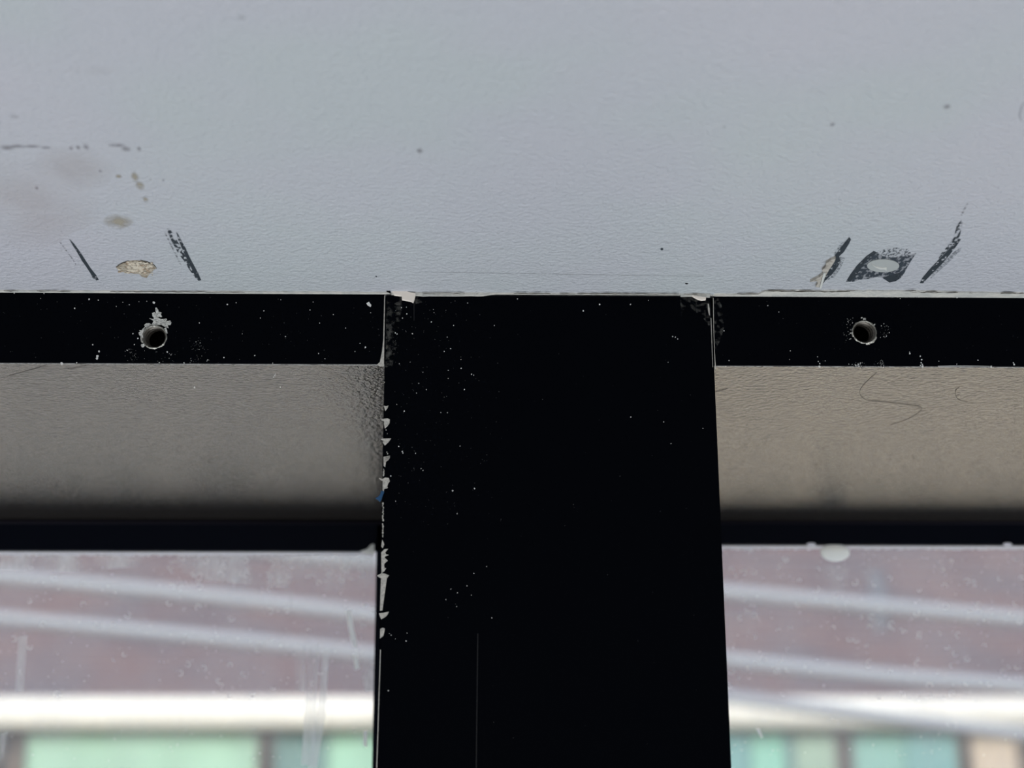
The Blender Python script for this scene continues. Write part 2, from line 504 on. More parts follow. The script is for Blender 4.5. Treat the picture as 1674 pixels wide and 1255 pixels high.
# ------------------------------------------------------------------ the two window bays
def bay(name, x0, x1, side, hole_px, stop_bottom, stile_x):
    """head rail with its screw hole, underside, stop, glass; x0..x1 is the bay between mullion and jamb"""
    root = tag(empty(name, ((x0 + x1) / 2, 0.05, WZ)),
               ('left' if side < 0 else 'right') + ' window bay with black head rail, bare screw hole and dusty glass', kind='structure')
    inv = Matrix.Translation(root.location).inverted()

    def put(o):
        o.matrix_parent_inverse = inv
        return o
    # head rail: room face with a drilled hole, plus the closed hollow body behind it
    hc = on_y(*hole_px)
    HR = 0.00212
    zb = Z_HEAD + 0.0002
    bm = bmesh.new()
    g = 0.00025
    rx0, rx1 = (x0, x1 - g) if side < 0 else (x0 + g, x1)
    outer = [bm.verts.new((x, 0, z)) for x, z in ((rx0, zb), (rx1, zb), (rx1, Z_CEIL - .0002), (rx0, Z_CEIL - .0002))]
    seg = 40
    inner = [bm.verts.new((hc.x + HR * math.cos(a), 0, hc.z + HR * math.sin(a))) for a in [2 * math.pi * i / seg for i in range(seg)]]
    eds = [bm.edges.new((outer[i], outer[(i + 1) % 4])) for i in range(4)] + [bm.edges.new((inner[i], inner[(i + 1) % seg])) for i in range(seg)]
    bmesh.ops.triangle_fill(bm, edges=eds, use_beauty=True)
    bo = [bm.verts.new(v.co + Vector((0, Y_STOP, 0))) for v in outer]
    for i in range(4):
        bm.faces.new([outer[i], outer[(i + 1) % 4], bo[(i + 1) % 4], bo[i]])
    rail = put(link('head_rail', bm, BLACK, root))
    # threaded sleeve in the hole
    bm = bmesh.new()
    prev = None
    tilt = -side * 0.42
    for k in range(12):
        y = k * 0.00014
        r = HR - (0.00016 + (0.00022 if k % 4 in (2, 3) else 0.0)) * min(1, k / 2)
        ring = [bm.verts.new((hc.x + tilt * y + r * math.cos(a), y, hc.z + r * math.sin(a))) for a in [2 * math.pi * i / seg for i in range(seg)]]
        if prev:
            for i in range(seg):
                bm.faces.new([prev[i], prev[(i + 1) % seg], ring[(i + 1) % seg], ring[i]])
        prev = ring
    sl_ = link('screw_thread', bm, ALU_D, rail, True)
    sl_['label'] = 'bare metal screw thread inside the hole'
    bm = bmesh.new()
    a_ = [Vector((hc.x + 0.0034 * math.cos(t), 0.0052, hc.z + 0.0034 * math.sin(t))) for t in [2 * math.pi * i / seg for i in range(seg)]]
    slab(bm, a_, NY, 0.00005)
    link('hole_dark_disc', bm, VOID, rail)  # black disc paints the darkness of the hollow behind the hole
    # raised ragged rim round the hole
    bm = bmesh.new()
    ri, ro, rf = [], [], []
    rnd = random.Random(3 if side < 0 else 5)
    for i in range(72):
        a = 2 * math.pi * i / 72
        dn = (HR / 19.5)
        wd = (0.8 + 1.0 * abs(noise.noise(Vector((math.cos(a) * 2.2, math.sin(a) * 2.2, side)))) * 2 + rnd.uniform(0, .7))
        if side > 0 and -1.5 < (a if a < math.pi else a - 2 * math.pi) < -0.4: wd += 1.8
        if side < 0 and 2.0 < a < 3.6: wd += 1.8
        ca, sa = math.cos(a), math.sin(a)
        ri.append(bm.verts.new((hc.x + (HR - .9 * dn) * ca, 0.0001, hc.z + (HR - .9 * dn) * sa)))
        rf.append(bm.verts.new((hc.x + (HR + .3 * dn) * ca, -0.00018 - rnd.uniform(0, .0001), hc.z + (HR + .3 * dn) * sa)))
        ro.append(bm.verts.new((hc.x + (HR + wd * dn) * ca, -0.00002, hc.z + (HR + wd * dn) * sa)))
    for i in range(72):
        j = (i + 1) % 72
        bm.faces.new([ri[i], ri[j], rf[j], rf[i]]); bm.faces.new([rf[i], rf[j], ro[j], ro[i]])
    rim = link('hole_rim', bm, ALU, rail)
    rim['label'] = 'ragged bare metal rim around the screw hole'
    # underside, stop and the paler bead painted for its light-catching edge
    bm = bmesh.new()
    box(bm, x0, x1, 0.0, Y_STOP, Z_HEAD, Z_HEAD + 0.0002)
    bmesh.ops.bevel(bm, geom=[e for e in bm.edges if abs(e.verts[0].co.y) < 1e-6 and abs(e.verts[1].co.y) < 1e-6 and abs(e.verts[0].co.z - Z_HEAD) < 1e-6
                              and abs(e.verts[1].co.z - Z_HEAD) < 1e-6], offset=0.00008, segments=1, affect='EDGES')
    und = put(link('head_underside', bm, SATIN, root))
    und['label'] = 'satin underside of the head rail, shining grey'
    zs = on_y(*stop_bottom, Y_STOP).z
    bm = bmesh.new()
    box(bm, x0, x1, Y_STOP, Y_STOP + 0.0014, zs, Z_HEAD)
    put(link('glazing_stop', bm, STOPM, root))
    bm = bmesh.new()
    zg = on_y(stop_bottom[0], 853, Y_STOP).z
    tube(bm, [Vector((x0, Y_STOP + .0002, zg)), Vector((x1, Y_STOP + .0002, zg))], 0.0006, 10)
    put(link('stop_edge_bead', bm, BEADM, root, True))
    # stile hidden beside the mullion, jamb and bottom rail out of frame
    if side < 0:
        sx = on_y(stile_x, 900, Y_GLASS).x
        gx0, gx1 = x0, sx
        boxo_ = (sx, x1, Y_STOP, Y_STOP + 0.0014, WZ, Z_HEAD)
    else:
        sx = x0
        gx0, gx1 = x0, x1
        boxo_ = (x1 - 0.03, x1, 0.0, Y_STOP, WZ, Z_HEAD)
    put(boxo('stile', boxo_, STOPM, root))
    put(boxo('bottom_rail', (x0, x1, 0.0, Y_STOP, WZ, WZ + 0.02), BLACK, root))
    pane = put(boxo('glass_pane', (x0, x1, Y_GLASS, Y_GLASS + 0.004, WZ, Z_HEAD + 0.002), GLASS, root))
    return root, rail, und, pane, hc, zs, put


LX, RXX = -WX, WX
bayL, railL, undL, paneL, hcL, zsL, putL = bay('window_1', LX, ML, -1, (252.2, 551), (300, 899.5), 616)
bayR, railR, undR, paneR, hcR, zsR, putR = bay('window_2', MR, RXX, 1, (1413, 543), (1430, 889.5), 0)

# torn metal above the left hole
cL = lambda p: crop(p, 200, 490, 12.55)
face_mark('metal_burr', [cL([(555, 385), (640, 402), (655, 380), (622, 340), (612, 275), (660, 262), (690, 290), (680, 170), (705, 165), (742, 215), (742, 250),
                             (808, 268), (790, 300), (818, 352), (790, 362), (750, 345), (735, 378), (800, 402), (862, 398), (912, 392), (917, 415), (890, 450),
                             (985, 430), (1008, 470), (992, 518), (930, 520), (952, 584), (880, 560), (800, 515), (700, 530), (600, 520), (642, 450), (622, 420)])],
          BURR, railL, 0.00022)['label'] = 'torn silvery burr sticking up from the screw hole'
face_mark('metal_burr', [cL([(470, 560), (450, 520), (500, 488), (570, 490), (600, 520), (520, 560)]),
                         cL([(345, 720), (335, 680), (370, 655), (350, 628), (400, 630), (430, 590), (470, 560), (440, 640), (425, 700), (430, 790), (380, 760)]),
                         cL([(445, 905), (400, 915), (378, 935), (405, 975), (435, 975), (465, 940)]),
                         cL([(860, 590), (900, 570), (915, 620), (932, 690), (895, 680)])], BURR, railL, 0.0002)
face_mark('metal_burr', [crop([(218, 680), (180, 688), (140, 690), (142, 708), (180, 710), (225, 705)], 1380, 500, 15.69),
                         crop([(480, 370), (490, 318), (550, 318), (555, 360)], 1380, 500, 15.69),
                         crop([(425, 300), (460, 292), (472, 318), (430, 325)], 1380, 500, 15.69),
                         crop([(735, 500), (775, 465), (800, 480), (760, 520)], 1380, 500, 15.69)], BURR, railR, 0.0002)

# flecks on the rails
fl = []
c2 = lambda p: crop(p, 0, 450, 3.983)
for (x, y, r) in ((1003, 177, 9), (580, 156, 6), (640, 161, 4), (487, 214, 5), (1480, 190, 5), (1537, 178, 3.5), (842, 191, 3), (757, 202, 3), (800, 176, 2.5), (905, 172, 2.5),
                  (956, 169, 2.5), (1298, 310, 4), (634, 525, 9), (632, 540, 9), (401, 573, 10), (500, 569, 4), (645, 495, 6), (604, 452, 4), (828, 488, 5), (1090, 499, 5),
                  (1113, 518, 3), (1352, 551, 4), (1458, 535, 3.5), (1198, 569, 4), (1038, 568, 4), (866, 380, 4), (875, 451, 3), (898, 410, 6), (93, 116, 4), (287, 118, 3),
                  (265, 150, 2.5), (1577, 381, 2.5), (1660, 522, 4)):
    fl.append(c2(fleck_px(x, y, r)))
fl.append(c3([(792, 222), (808, 212), (824, 234), (820, 246), (800, 236)]))
for (x, y, r) in ((125, 270, 3), (102, 318, 3), (235, 199, 2.5), (266, 438, 3.5), (657, 383, 3.5), (425, 265, 3), (445, 213, 2.5), (481, 548, 3.5), (522, 582, 3), (64, 563, 3),
                  (751, 482, 3.5), (785, 508, 6), (182, 611, 3.5), (820, 283, 3), (487, 350, 3), (577, 295, 3), (718, 535, 3)):
    fl.append(c3(fleck_px(x, y, r)))
dim = []
for i in range(90):      # rubbed patches near the lower edge
    x, y = random.gauss(322, 6), random.uniform(552, 594)
    if random.random() < .4: x, y = random.gauss(216, 6), random.uniform(570, 590)
    if random.random() < .3: x, y = random.uniform(225, 360), random.uniform(572, 593)
    (fl if i % 4 == 0 else dim).append(fleck_px(x, y, random.choice((.3, .4, .5, .7)), 4))
for i in range(100):
    dim.append(fleck_px(random.uniform(5, 620), random.uniform(485, 592), random.choice((.25, .3, .4, .5)), 4))
tag(face_mark('paint_flecks', fl, FLECK, railL, 0.00006), kind='stuff')
tag(face_mark('dull_flecks', dim, FLECK_D, railL, 0.00005), kind='stuff')
dim = []
face_mark('edge_wear', [[(628.3, 484), (629.6, 482), (628.2, 560), (627.8, 598), (621, 599), (616.5, 596), (621, 592), (624.5, 575), (626.6, 555), (627.2, 530)]], CHIP, railL, 0.0001)

fl = []
cR = lambda p: crop(p, 1000, 420, 3.983)
cS = lambda p: crop(p, 1450, 440, 6.973)
for (x, y, r) in ((1016, 316, 3.5), (1088, 358, 3), (1163, 611, 4), (764, 674, 4.5), (743, 712, 3), (731, 481, 4), (1158, 667, 2.5), (1352, 712, 8), (1345, 680, 4), (1340, 650, 3),
                  (1355, 695, 5), (1390, 676, 3), (1605, 700, 6), (1590, 706, 5), (1620, 690, 4), (1610, 712, 5)):
    fl.append(cR(fleck_px(x, y, r)))
for (x, y, r) in ((797, 324, 8), (262, 962, 10), (256, 945, 6), (378, 993, 10), (395, 1030, 8), (388, 1065, 8), (400, 1085, 9), (408, 1108, 14), (380, 1096, 7), (1036, 1038, 7),
                  (1188, 1109, 12), (1448, 1085, 12), (1440, 1068, 7), (796, 1082, 6), (590, 1048, 5), (150, 335, 5), (140, 305, 12)):
    fl.append(cS(fleck_px(x, y, r)))
fl.append(cS([(580, 1103), (720, 1100), (930, 1100), (1170, 1104), (1170, 1107), (930, 1105), (720, 1106), (580, 1108)]))
for i in range(45):
    (fl if i % 4 == 0 else dim).append(fleck_px(random.gauss(1441, 5), random.uniform(588, 601), random.choice((.4, .5, .7)), 4))
    (fl if i % 4 == 0 else dim).append(fleck_px(random.gauss(1404, 7), random.uniform(592, 602), random.choice((.4, .5, .7)), 4))
for i in range(26):
    (fl if i % 3 == 0 else dim).append(fleck_px(random.gauss(1387, 3.5), random.uniform(519, 558), random.choice((.5, .7, .9)), 5))
    (fl if i % 4 == 0 else dim).append(fleck_px(random.gauss(1446, 4), random.uniform(528, 552), random.choice((.4, .5, .8)), 5))
for i in range(50):
    dim.append(fleck_px(random.uniform(1175, 1670), random.uniform(490, 598), random.choice((.25, .3, .4)), 4))
tag(face_mark('paint_flecks', fl, FLECK, railR, 0.00006), kind='stuff')
tag(face_mark('dull_flecks', dim, FLECK_D, railR, 0.00005), kind='stuff')
face_mark('edge_wear', [[(1165.6, 487), (1166.4, 487), (1167.2, 540), (1168.4, 575), (1170.4, 603), (1168.6, 604), (1167.6, 575), (1166.4, 540)]], CHIP, railR, 0.0001)
face_mark('chalky_smudge', [[(1164, 484), (1172, 484), (1180, 500), (1184, 535), (1176, 560), (1169, 572), (1166, 540)]], SMUDGE, railR, 0.00003)

# ------------------------------------------------------------------ caulk along the ceiling joint
caulk = tag(empty('caulk_bead', (0, 0, Z_CEIL)), 'thin cracked line of cream caulk between the ceiling and the black frame', 'caulk')
ci = Matrix.Translation(caulk.location).inverted()


def caulk_piece(name, px, m, t, y=0.0):
    o = face_mark(name, [px], m, caulk, t, y)
    o.matrix_parent_inverse = ci
    return o


def strip(tops, bots):
    return tops + bots[::-1]


def wob(pts, amp=0.4, step=9):
    out = []
    for (a, b) in zip(pts, pts[1:]):
        n = max(1, int(abs(b[0] - a[0]) / step))
        for i in range(n):
            t = i / n
            out.append((a[0] + (b[0] - a[0]) * t, a[1] + (b[1] - a[1]) * t + random.uniform(-amp, amp)))
    out.append(pts[-1])
    return out


def on_top(x):
    """pixel row of the ceiling / frame joint at column x, used as the upper limit of the bead"""
    lo, hi = 440.0, 520.0
    for _ in range(30):
        m_ = (lo + hi) / 2
        if on_y(x, m_).z > Z_CEIL: lo = m_
        else: hi = m_
    return hi + 0.05


def top_line(x0, x1, step=20):
    n = max(1, int((x1 - x0) / step))
    return [(x0 + (x1 - x0) * i / n, on_top(x0 + (x1 - x0) * i / n)) for i in range(n + 1)]


caulk_piece('bead', strip(top_line(-40, 631), wob([(-40, 475.0), (0, 475.5), (200, 477.2), (420, 479.6), (560, 480.4), (631, 480.8)], .35)), CAULK, 0.0006)
caulk_piece('bead', strip(top_line(640, 1112), wob([(640, 483), (662, 484), (692, 485.6), (790, 485.2), (800, 483), (826, 481), (880, 480.3), (1000, 479.7), (1112, 481.4)], .3)), CAULK, 0.0007)
caulk_piece('bead', strip(top_line(1112, 1160), wob([(1112, 486.0), (1128, 485.6), (1140, 487), (1160, 487.5)], .4, 5)), CAULK, 0.0007)
caulk_piece('bead', strip(top_line(1167, 1710), wob([(1167, 481.5), (1205, 483.2), (1240, 483.6), (1260, 484.6), (1300, 483.8), (1350, 483.2), (1420, 483), (1470, 483.4), (1500, 482.6), (1612, 482.4), (1614, 483), (1710, 482.6)], .35)), CAULK, 0.0008)
caulk_piece('caulk_flake', crop([(492, 225), (740, 225), (1000, 290), (985, 370), (952, 460), (900, 432), (720, 400), (715, 325), (560, 305)], 600, 460, 12.55),
            CAULK_B, 0.001)['label'] = 'broken beige flake of caulk'
caulk_piece('caulk_flake', crop([(740, 480), (860, 500), (975, 512), (972, 545), (900, 552), (840, 535), (800, 515)], 1060, 440, 10.46), CAULK_B, 0.001)
for (xa_, xb_) in ((-WX, on_y(-38, 475).x), (on_y(1706, 482).x, WX)):
    pts_ = [Vector((xa_ + (xb_ - xa_) * i / 200, 0, Z_CEIL - 0.0002 - random.uniform(0, 0.0001))) for i in range(201)]
    bmt = bmesh.new()
    slab(bmt, [Vector((xa_, 0, Z_CEIL)), Vector((xb_, 0, Z_CEIL))] + pts_[::-1], NY, 0.0007)
    o = link('bead', bmt, CAULK, caulk); o.matrix_parent_inverse = ci
# the soft paint lip on the ceiling side of the joint, wider to the right
bmt = bmesh.new()
lip = [(1165, on_top(1165) - .8), (1205, on_top(1205) - 3), (1240, on_top(1240) - 4), (1250, on_top(1250) - 8), (1300, on_top(1300) - 9.5), (1410, on_top(1410) - 9.5), (1500, on_top(1500) - 10),
       (1560, on_top(1560) - 8), (1674, on_top(1674) - 7), (1710, on_top(1710) - 7)]
lp = [on_z(x, min(y, on_top(x) - .3)) for x, y in wob(lip, .5, 8)] + [on_z(x, on_top(x) - .1) for x in range(1710, 1160, -20)]
slab(bmt, lp, NZ, 0.0003)
o = link('paint_lip', bmt, CAULK, caulk); o.matrix_parent_inverse = ci
bmt = bmesh.new()
lp = [on_z(x, on_top(x) - (3.0 + random.uniform(-.5, .5))) for x in range(-40, 640, 12)] + [on_z(x, on_top(x) - .1) for x in range(640, -40, -20)]
slab(bmt, lp, NZ, 0.0002)
o = link('paint_lip', bmt, CAULK, caulk); o.matrix_parent_inverse = ci
bmt = bmesh.new()
lp = [on_z(x, on_top(x) - (2.2 + random.uniform(-.4, .4))) for x in range(640, 1165, 12)] + [on_z(x, on_top(x) - .1) for x in range(1165, 640, -20)]
slab(bmt, lp, NZ, 0.0002)
o = link('paint_lip', bmt, CAULK, caulk); o.matrix_parent_inverse = ci
# cracks in it
bmt = bmesh.new()


def crack(x0, x1, dy, wd=.5, amp=.5):
    n = max(3, int((x1 - x0) / 6))
    mid = [(x0 + (x1 - x0) * i / n, on_top(x0 + (x1 - x0) * i / n) + dy + random.uniform(-amp, amp), wd * random.uniform(.15, 1.0) * (0.2 if i in (0, n) else 1)) for i in range(n + 1)]
    up = [(x, y - h) for x, y, h in mid]; dn = [(x, y + h) for x, y, h in mid]
    pts = up + dn[::-1]
    P = [on_z(x, y, Z_CEIL - 0.0003) if dy < 0 else on_y(x, y, -0.0008) for x, y in pts]
    slab(bmt, P, NZ if dy < 0 else NY, 0.00003)


for a in ((1245, 1322, -7.0, .7), (1300, 1390, -6.5, .8), (1384, 1398, -8, .5), (1480, 1498, -8.4, .6), (1488, 1535, -6.5, .7), (1505, 1562, -5.6, .6), (1550, 1566, -5.8, 1.0),
          (1584, 1590, -5, .8), (1636, 1674, -5.0, .8), (1205, 1240, -2.0, .8), (60, 115, -1.2, .5), (180, 400, -.9, .3), (690, 760, -1.2, .4), (840, 900, -1.2, .5), (915, 940, -1, .5),
          (944, 1110, -1.4, .6), (1118, 1140, -1.2, .5), (6, 30, -1.0, .4)):
    crack(*a)
o = link('crack', bmt, CRACK, caulk); o.matrix_parent_inverse = ci
tag(o, kind='stuff')
caulk_piece('dark_spot', crop([(400, 215), (490, 215), (485, 255), (405, 250)], 600, 460, 12.55), DARKGAP, 0.0013)  # black patch painting the dark of the gap by the mullion
for pts in ([(555, 372), (580, 378), (575, 395), (560, 388)], [(595, 360), (640, 368), (650, 380), (625, 378), (635, 400), (600, 375)], [(645, 380), (690, 375), (700, 392), (655, 415), (640, 405)],
            [(690, 395), (740, 400), (770, 410), (715, 432), (700, 420)]):
    caulk_piece('dark_spot', crop(pts, 1060, 440, 10.46), DARKGAP, 0.0013)  # near-black spots along the joint

# ------------------------------------------------------------------ scuffs, filled holes and stains on the ceiling (parts of it)
cA = lambda p: crop(p, 80, 360, 6.438)
cB = lambda p: crop(p, 1300, 320, 4.476)
cC = lambda p: crop(p, 0, 200, 3.983)
ceil_mark('scuff_mark', cA([(216, 200), (230, 208), (268, 250), (330, 335), (385, 420), (440, 505), (500, 580), (524, 626), (500, 630), (462, 605), (440, 560), (395, 490), (345, 420), (300, 340), (250, 262)]),
          SCUFF, ceil)['label'] = 'dark diagonal scuff, solid and narrow'
ceil_mark('scuff_mark', cA([(112, 210), (122, 225), (180, 305), (240, 385), (285, 460), (280, 462), (232, 388), (172, 310), (118, 235)]), SCUFF_F, ceil)
ceil_mark('scuff_mark', cA([(1340, 120), (1362, 150), (1400, 225), (1440, 295), (1480, 385), (1530, 480), (1575, 565), (1602, 628), (1575, 634), (1545, 600), (1490, 480), (1440, 380), (1390, 270), (1360, 200)]),
          SCUFF, ceil)
ceil_mark('scuff_mark', cA([(1240, 90), (1270, 85), (1330, 180), (1370, 250), (1410, 330), (1450, 400), (1500, 500), (1555, 610), (1540, 600), (1480, 520), (1420, 420), (1370, 360), (1330, 290), (1290, 220)]),
          SCUFF_L, ceil)['label'] = 'dark scuff broken up into flecks'
ceil_mark('scuff_mark', cA([(1215, 110), (1225, 122), (1290, 250), (1350, 370), (1395, 470), (1388, 470), (1338, 380), (1280, 262), (1222, 140)]), SCUFF_F, ceil)
# crumbled plaster plug on the left
pl = ceil_mark('crumbled_hole', cA([(708, 490), (740, 468), (780, 440), (840, 425), (920, 418), (990, 428), (1050, 440), (1100, 465), (1132, 500), (1110, 512), (1085, 540), (1060, 560), (1030, 600), (980, 590),
                                    (950, 560), (905, 560), (860, 548), (800, 552), (770, 530), (725, 515)]), PLASTER, ceil, 0.0001)
pl['label'] = 'crumbling beige plaster in a half-filled hole'
bm = bmesh.new()
for i in range(150):
    x = random.gauss(930, 95); y = 500 + random.gauss(0, 34)
    if not (730 < x < 1090 and 432 < y < 590): continue
    p = on_z(*cA([(x, y)])[0])
    s = random.uniform(.0001, .00036)
    r = bmesh.ops.create_icosphere(bm, subdivisions=1, radius=s)
    for v in r['verts']:
        v.co = p + Vector((v.co.x * random.uniform(.8, 1.6), v.co.y * 1.3, -abs(v.co.z) * 1.0)) 
pc = tag(link('plaster_crumbs', bm, mat('plaster_crumb', (0.52, 0.47, 0.40), 0.9, 0.1, mottle=(900, (0.28, 0.21, 0.15), 0.45, 0.6)), ceil), kind='stuff')
ceil_mark('hole_edge', cA([(704, 488), (735, 462), (780, 438), (840, 424), (840, 429), (782, 446), (745, 470), (712, 494)]), CRACK, ceil, 0.0001)
ceil_mark('hole_edge', cA([(960, 415), (1030, 428), (1090, 452), (1120, 478), (1135, 505), (1118, 498), (1100, 476), (1060, 450), (1000, 434)]), CRACK, ceil, 0.0001)
# right: torn paper scuff
ceil_mark('scuff_mark', cB([(395, 300), (408, 318), (390, 355), (355, 410), (322, 440), (330, 480), (310, 520), (270, 570), (225, 615), (195, 648), (205, 600), (240, 530), (280, 450), (330, 380)]), SCUFF, ceil)
ceil_mark('scuff_mark', cB([(330, 350), (380, 320), (392, 325), (340, 375), (300, 430), (280, 430)]), HALO, ceil)
ceil_mark('scuff_mark', cB([(330, 440), (362, 455), (335, 520), (290, 590), (235, 615), (280, 560), (310, 500)]), HALO, ceil)
t = ceil_mark('torn_paper', cB([(295, 438), (262, 452), (225, 475), (222, 500), (195, 528), (212, 548), (170, 580), (108, 612), (155, 605), (165, 620), (148, 650), (188, 650), (205, 600), (245, 525), (285, 465)]),
              mat('torn_paper', (0.40, 0.38, 0.35), 0.8, 0.1, mottle=(900, (0.22, 0.2, 0.18), 0.45, 0.7)), ceil, 0.0005)
t['label'] = 'curled torn edge of paper beside the scuff'
ceil_mark('torn_paper', cB([(205, 545), (222, 538), (218, 560), (188, 655), (176, 650), (190, 600)]), FILLER_W, ceil, 0.0007)
# right: block print with filled hole
ceil_mark('block_print', cB([(372, 625), (400, 580), (450, 510), (520, 440), (575, 402), (640, 440), (700, 452), (760, 448), (820, 438), (885, 418), (850, 470), (820, 520), (800, 560), (770, 600), (735, 622), (690, 632),
                             (655, 600), (600, 590), (540, 605), (470, 612), (420, 628)]), BLOCKM, ceil)['label'] = 'mottled dark four-sided paint print'
ceil_mark('block_print', cB([(372, 625), (400, 580), (450, 510), (520, 440), (575, 402), (600, 415), (540, 450), (480, 530), (440, 590), (400, 626)]), SCUFF, ceil, 0.00007)
ceil_mark('block_print', cB([(640, 600), (720, 570), (780, 560), (770, 600), (735, 622), (690, 632)]), SCUFF, ceil, 0.00007)
ceil_mark('block_print', cB([(600, 412), (650, 392), (740, 378), (810, 382), (850, 410), (830, 440), (760, 450), (700, 452), (640, 440)]), BLOCKL, ceil, 0.00005)
el = [(643 + 118 * math.cos(a), 507 + 47 * math.sin(a)) for a in [2 * math.pi * i / 40 for i in range(40)]]
ceil_mark('filled_hole', cB(el), FILLER, ceil, 0.00016)['label'] = 'round filled screw hole inside the dark print'
ceil_mark('filler_ridge', cB([(560, 488), (590, 508), (640, 516), (668, 512), (668, 540), (655, 528), (620, 528), (585, 512)]), FILLER_W, ceil, 0.0003)
# right: far scuff
ceil_mark('scuff_mark', cB([(1195, 312), (1212, 318), (1180, 365), (1130, 430), (1070, 500), (1010, 560), (960, 610), (935, 638), (912, 636), (930, 600), (980, 540), (1050, 465), (1120, 395)]), SCUFF, ceil)
ceil_mark('scuff_mark', cB([(1215, 180), (1222, 200), (1205, 290), (1180, 330), (1110, 400), (1050, 460), (1060, 430), (1130, 350), (1165, 280), (1185, 210)]), SCUFF_L, ceil)
ceil_mark('scuff_mark', cB([(1260, 50), (1265, 60), (1240, 100), (1222, 140), (1212, 140), (1225, 105)]), SCUFF_F, ceil)
ceil_mark('scuff_mark', cB([(1215, 375), (1210, 395), (1140, 470), (1060, 540), (990, 605), (1010, 560), (1090, 480), (1160, 410)]), HALO, ceil)


# soft stains on the left
def oval(cx, cy, rx, ry, k=24, jit=.12):
    return [(cx + rx * math.cos(a) * random.uniform(1 - jit, 1 + jit), cy + ry * math.sin(a) * random.uniform(1 - jit, 1 + jit)) for a in [2 * math.pi * i / k for i in range(k)]]


soft_n = 0


def soft(cx, cy, rx, ry, m, name='stain'):
    global soft_n
    soft_n += 1
    ceil_mark(name, oval(cx, cy, rx, ry), m, ceil, 0.00002 + soft_n * 0.000001)


def smudge_mat(name, col, amax, sc=600):
    """a stain that thins out towards its rim (its own object coordinates)"""
    m = mat(name, col, 0.75, 0.2)
    n, l = m.node_tree.nodes, m.node_tree.links
    tc = n.new('ShaderNodeTexCoord'); mp = n.new('ShaderNodeMapping')
    mp.inputs['Location'].default_value = (-1, -1, -1); mp.inputs['Scale'].default_value = (2, 2, 2)
    ml = n.new('ShaderNodeVectorMath'); ml.operation = 'MULTIPLY'; ml.inputs[1].default_value = (1, 1, 0)
    ln = n.new('ShaderNodeVectorMath'); ln.operation = 'LENGTH'
    r = n.new('ShaderNodeMapRange'); r.inputs['From Min'].default_value = 1.0; r.inputs['From Max'].default_value = 0.25
    r.inputs['To Min'].default_value = 0; r.inputs['To Max'].default_value = amax
    t = n.new('ShaderNodeTexNoise'); t.inputs['Scale'].default_value = sc
    mm = n.new('ShaderNodeMath'); mm.operation = 'MULTIPLY'
    r2 = n.new('ShaderNodeMapRange'); r2.inputs['From Min'].default_value = .2; r2.inputs['From Max'].default_value = .5
    l.new(tc.outputs['Generated'], mp.inputs[0]); l.new(mp.outputs[0], ml.inputs[0]); l.new(ml.outputs[0], ln.inputs[0])
    l.new(ln.outputs['Value'], r.inputs['Value'])
    l.new(tc.outputs['Object'], t.inputs['Vector']); l.new(t.outputs[0], r2.inputs['Value'])
    l.new(r.outputs[0], mm.inputs[0]); l.new(r2.outputs[0], mm.inputs[1])
    l.new(mm.outputs[0], n['Principled BSDF'].inputs['Alpha'])
    return m


SB = smudge_mat('beige_spot', (0.33, 0.30, 0.24), 0.7)
SG = smudge_mat('grey_spot', (0.20, 0.19, 0.21), 0.5)
SP = smudge_mat('pink_cast', (0.46, 0.41, 0.40), 0.2, 80)
SY = smudge_mat('yellow_cast', (0.52, 0.53, 0.49), 0.4, 60)
SL = smudge_mat('lilac_cast', (0.545, 0.53, 0.60), 0.45, 60)
SC_ = smudge_mat('cool_cast', (0.45, 0.54, 0.57), 0.5, 60)
for a in ((192, 362, 26, 12, SB), (221, 289, 7, 9, SB), (229, 303, 8, 8, SB), (194, 288, 6, 3.5, SB), (238, 326, 5, 6, SB),
          (12, 241, 13, 5, SG), (30, 239, 14, 3.5, SG), (52, 239, 16, 3, SG), (75, 241, 10, 2.5, SG), (116, 242, 3.5, 3.5, SG), (128, 241, 4, 4, SG), (141, 240, 6, 5, SG),
          (190, 237, 16, 3.5, SG), (206, 243, 9, 5, SG), (227, 243, 4, 4.5, SG), (24, 190, 9, 4, SG), (60, 307, 3, 3, SG), (246, 293, 2.5, 1.5, SG), (267, 294, 2.2, 2.2, SG), (164, 279, 3, 2, SG),
          (686, 246, 6, 5, SG), (1548, 174, 7, 5, SG), (1361, 203, 5, 3.5, SG), (1184, 207, 2.4, 1.8, SG), (1082, 407, 2.4, 2, SCUFF), (1122.5, 463.3, 2.6, 1, DARKGAP), (615, 451.5, 1.6, 1, SCUFF),
          (395, 28, 9, 4, smudge_mat('trace', (0.3, 0.3, 0.32), 0.3)), (150, 115, 40, 10, SP)):
    soft(*a)
for a in ((30, 330, 130, 80, SP), (120, 275, 70, 40, SP)):
    soft(*a, name='stain')
# hairline and curved ridge in the paint
ceil_mark('brush_line', [(690, 444), (840, 446.0), (980, 448.5), (1150, 451), (1150, 451.7), (980, 449.6), (840, 447.1), (690, 444.7)], ragged('dull_line', (0.30, 0.32, 0.33), 500, .35, .6, .1, .5), ceil, 0.00002)
ceil_mark('brush_line', crop([(1632, 190), (1610, 250), (1590, 330), (1595, 375), (1612, 412), (1600, 405), (1578, 370), (1574, 330), (1592, 250), (1618, 190)], 1440, 140, 6.974),
          ragged('curved_line', (0.3, 0.31, 0.35), 300, .2, .5, .3, .7), ceil, 0.00003)

# ------------------------------------------------------------------ hairs caught under the head rails
def hair(pts, label, r=0.00004, z=Z_HEAD):
    cps = [on_z(x, y, z - 0.00006) for x, y in pts]
    bm = bmesh.new()
    tube(bm, smooth_path(cps, 7), r, 5)
    tag(link('hair', bm, HAIR, None, True), label, 'hair')


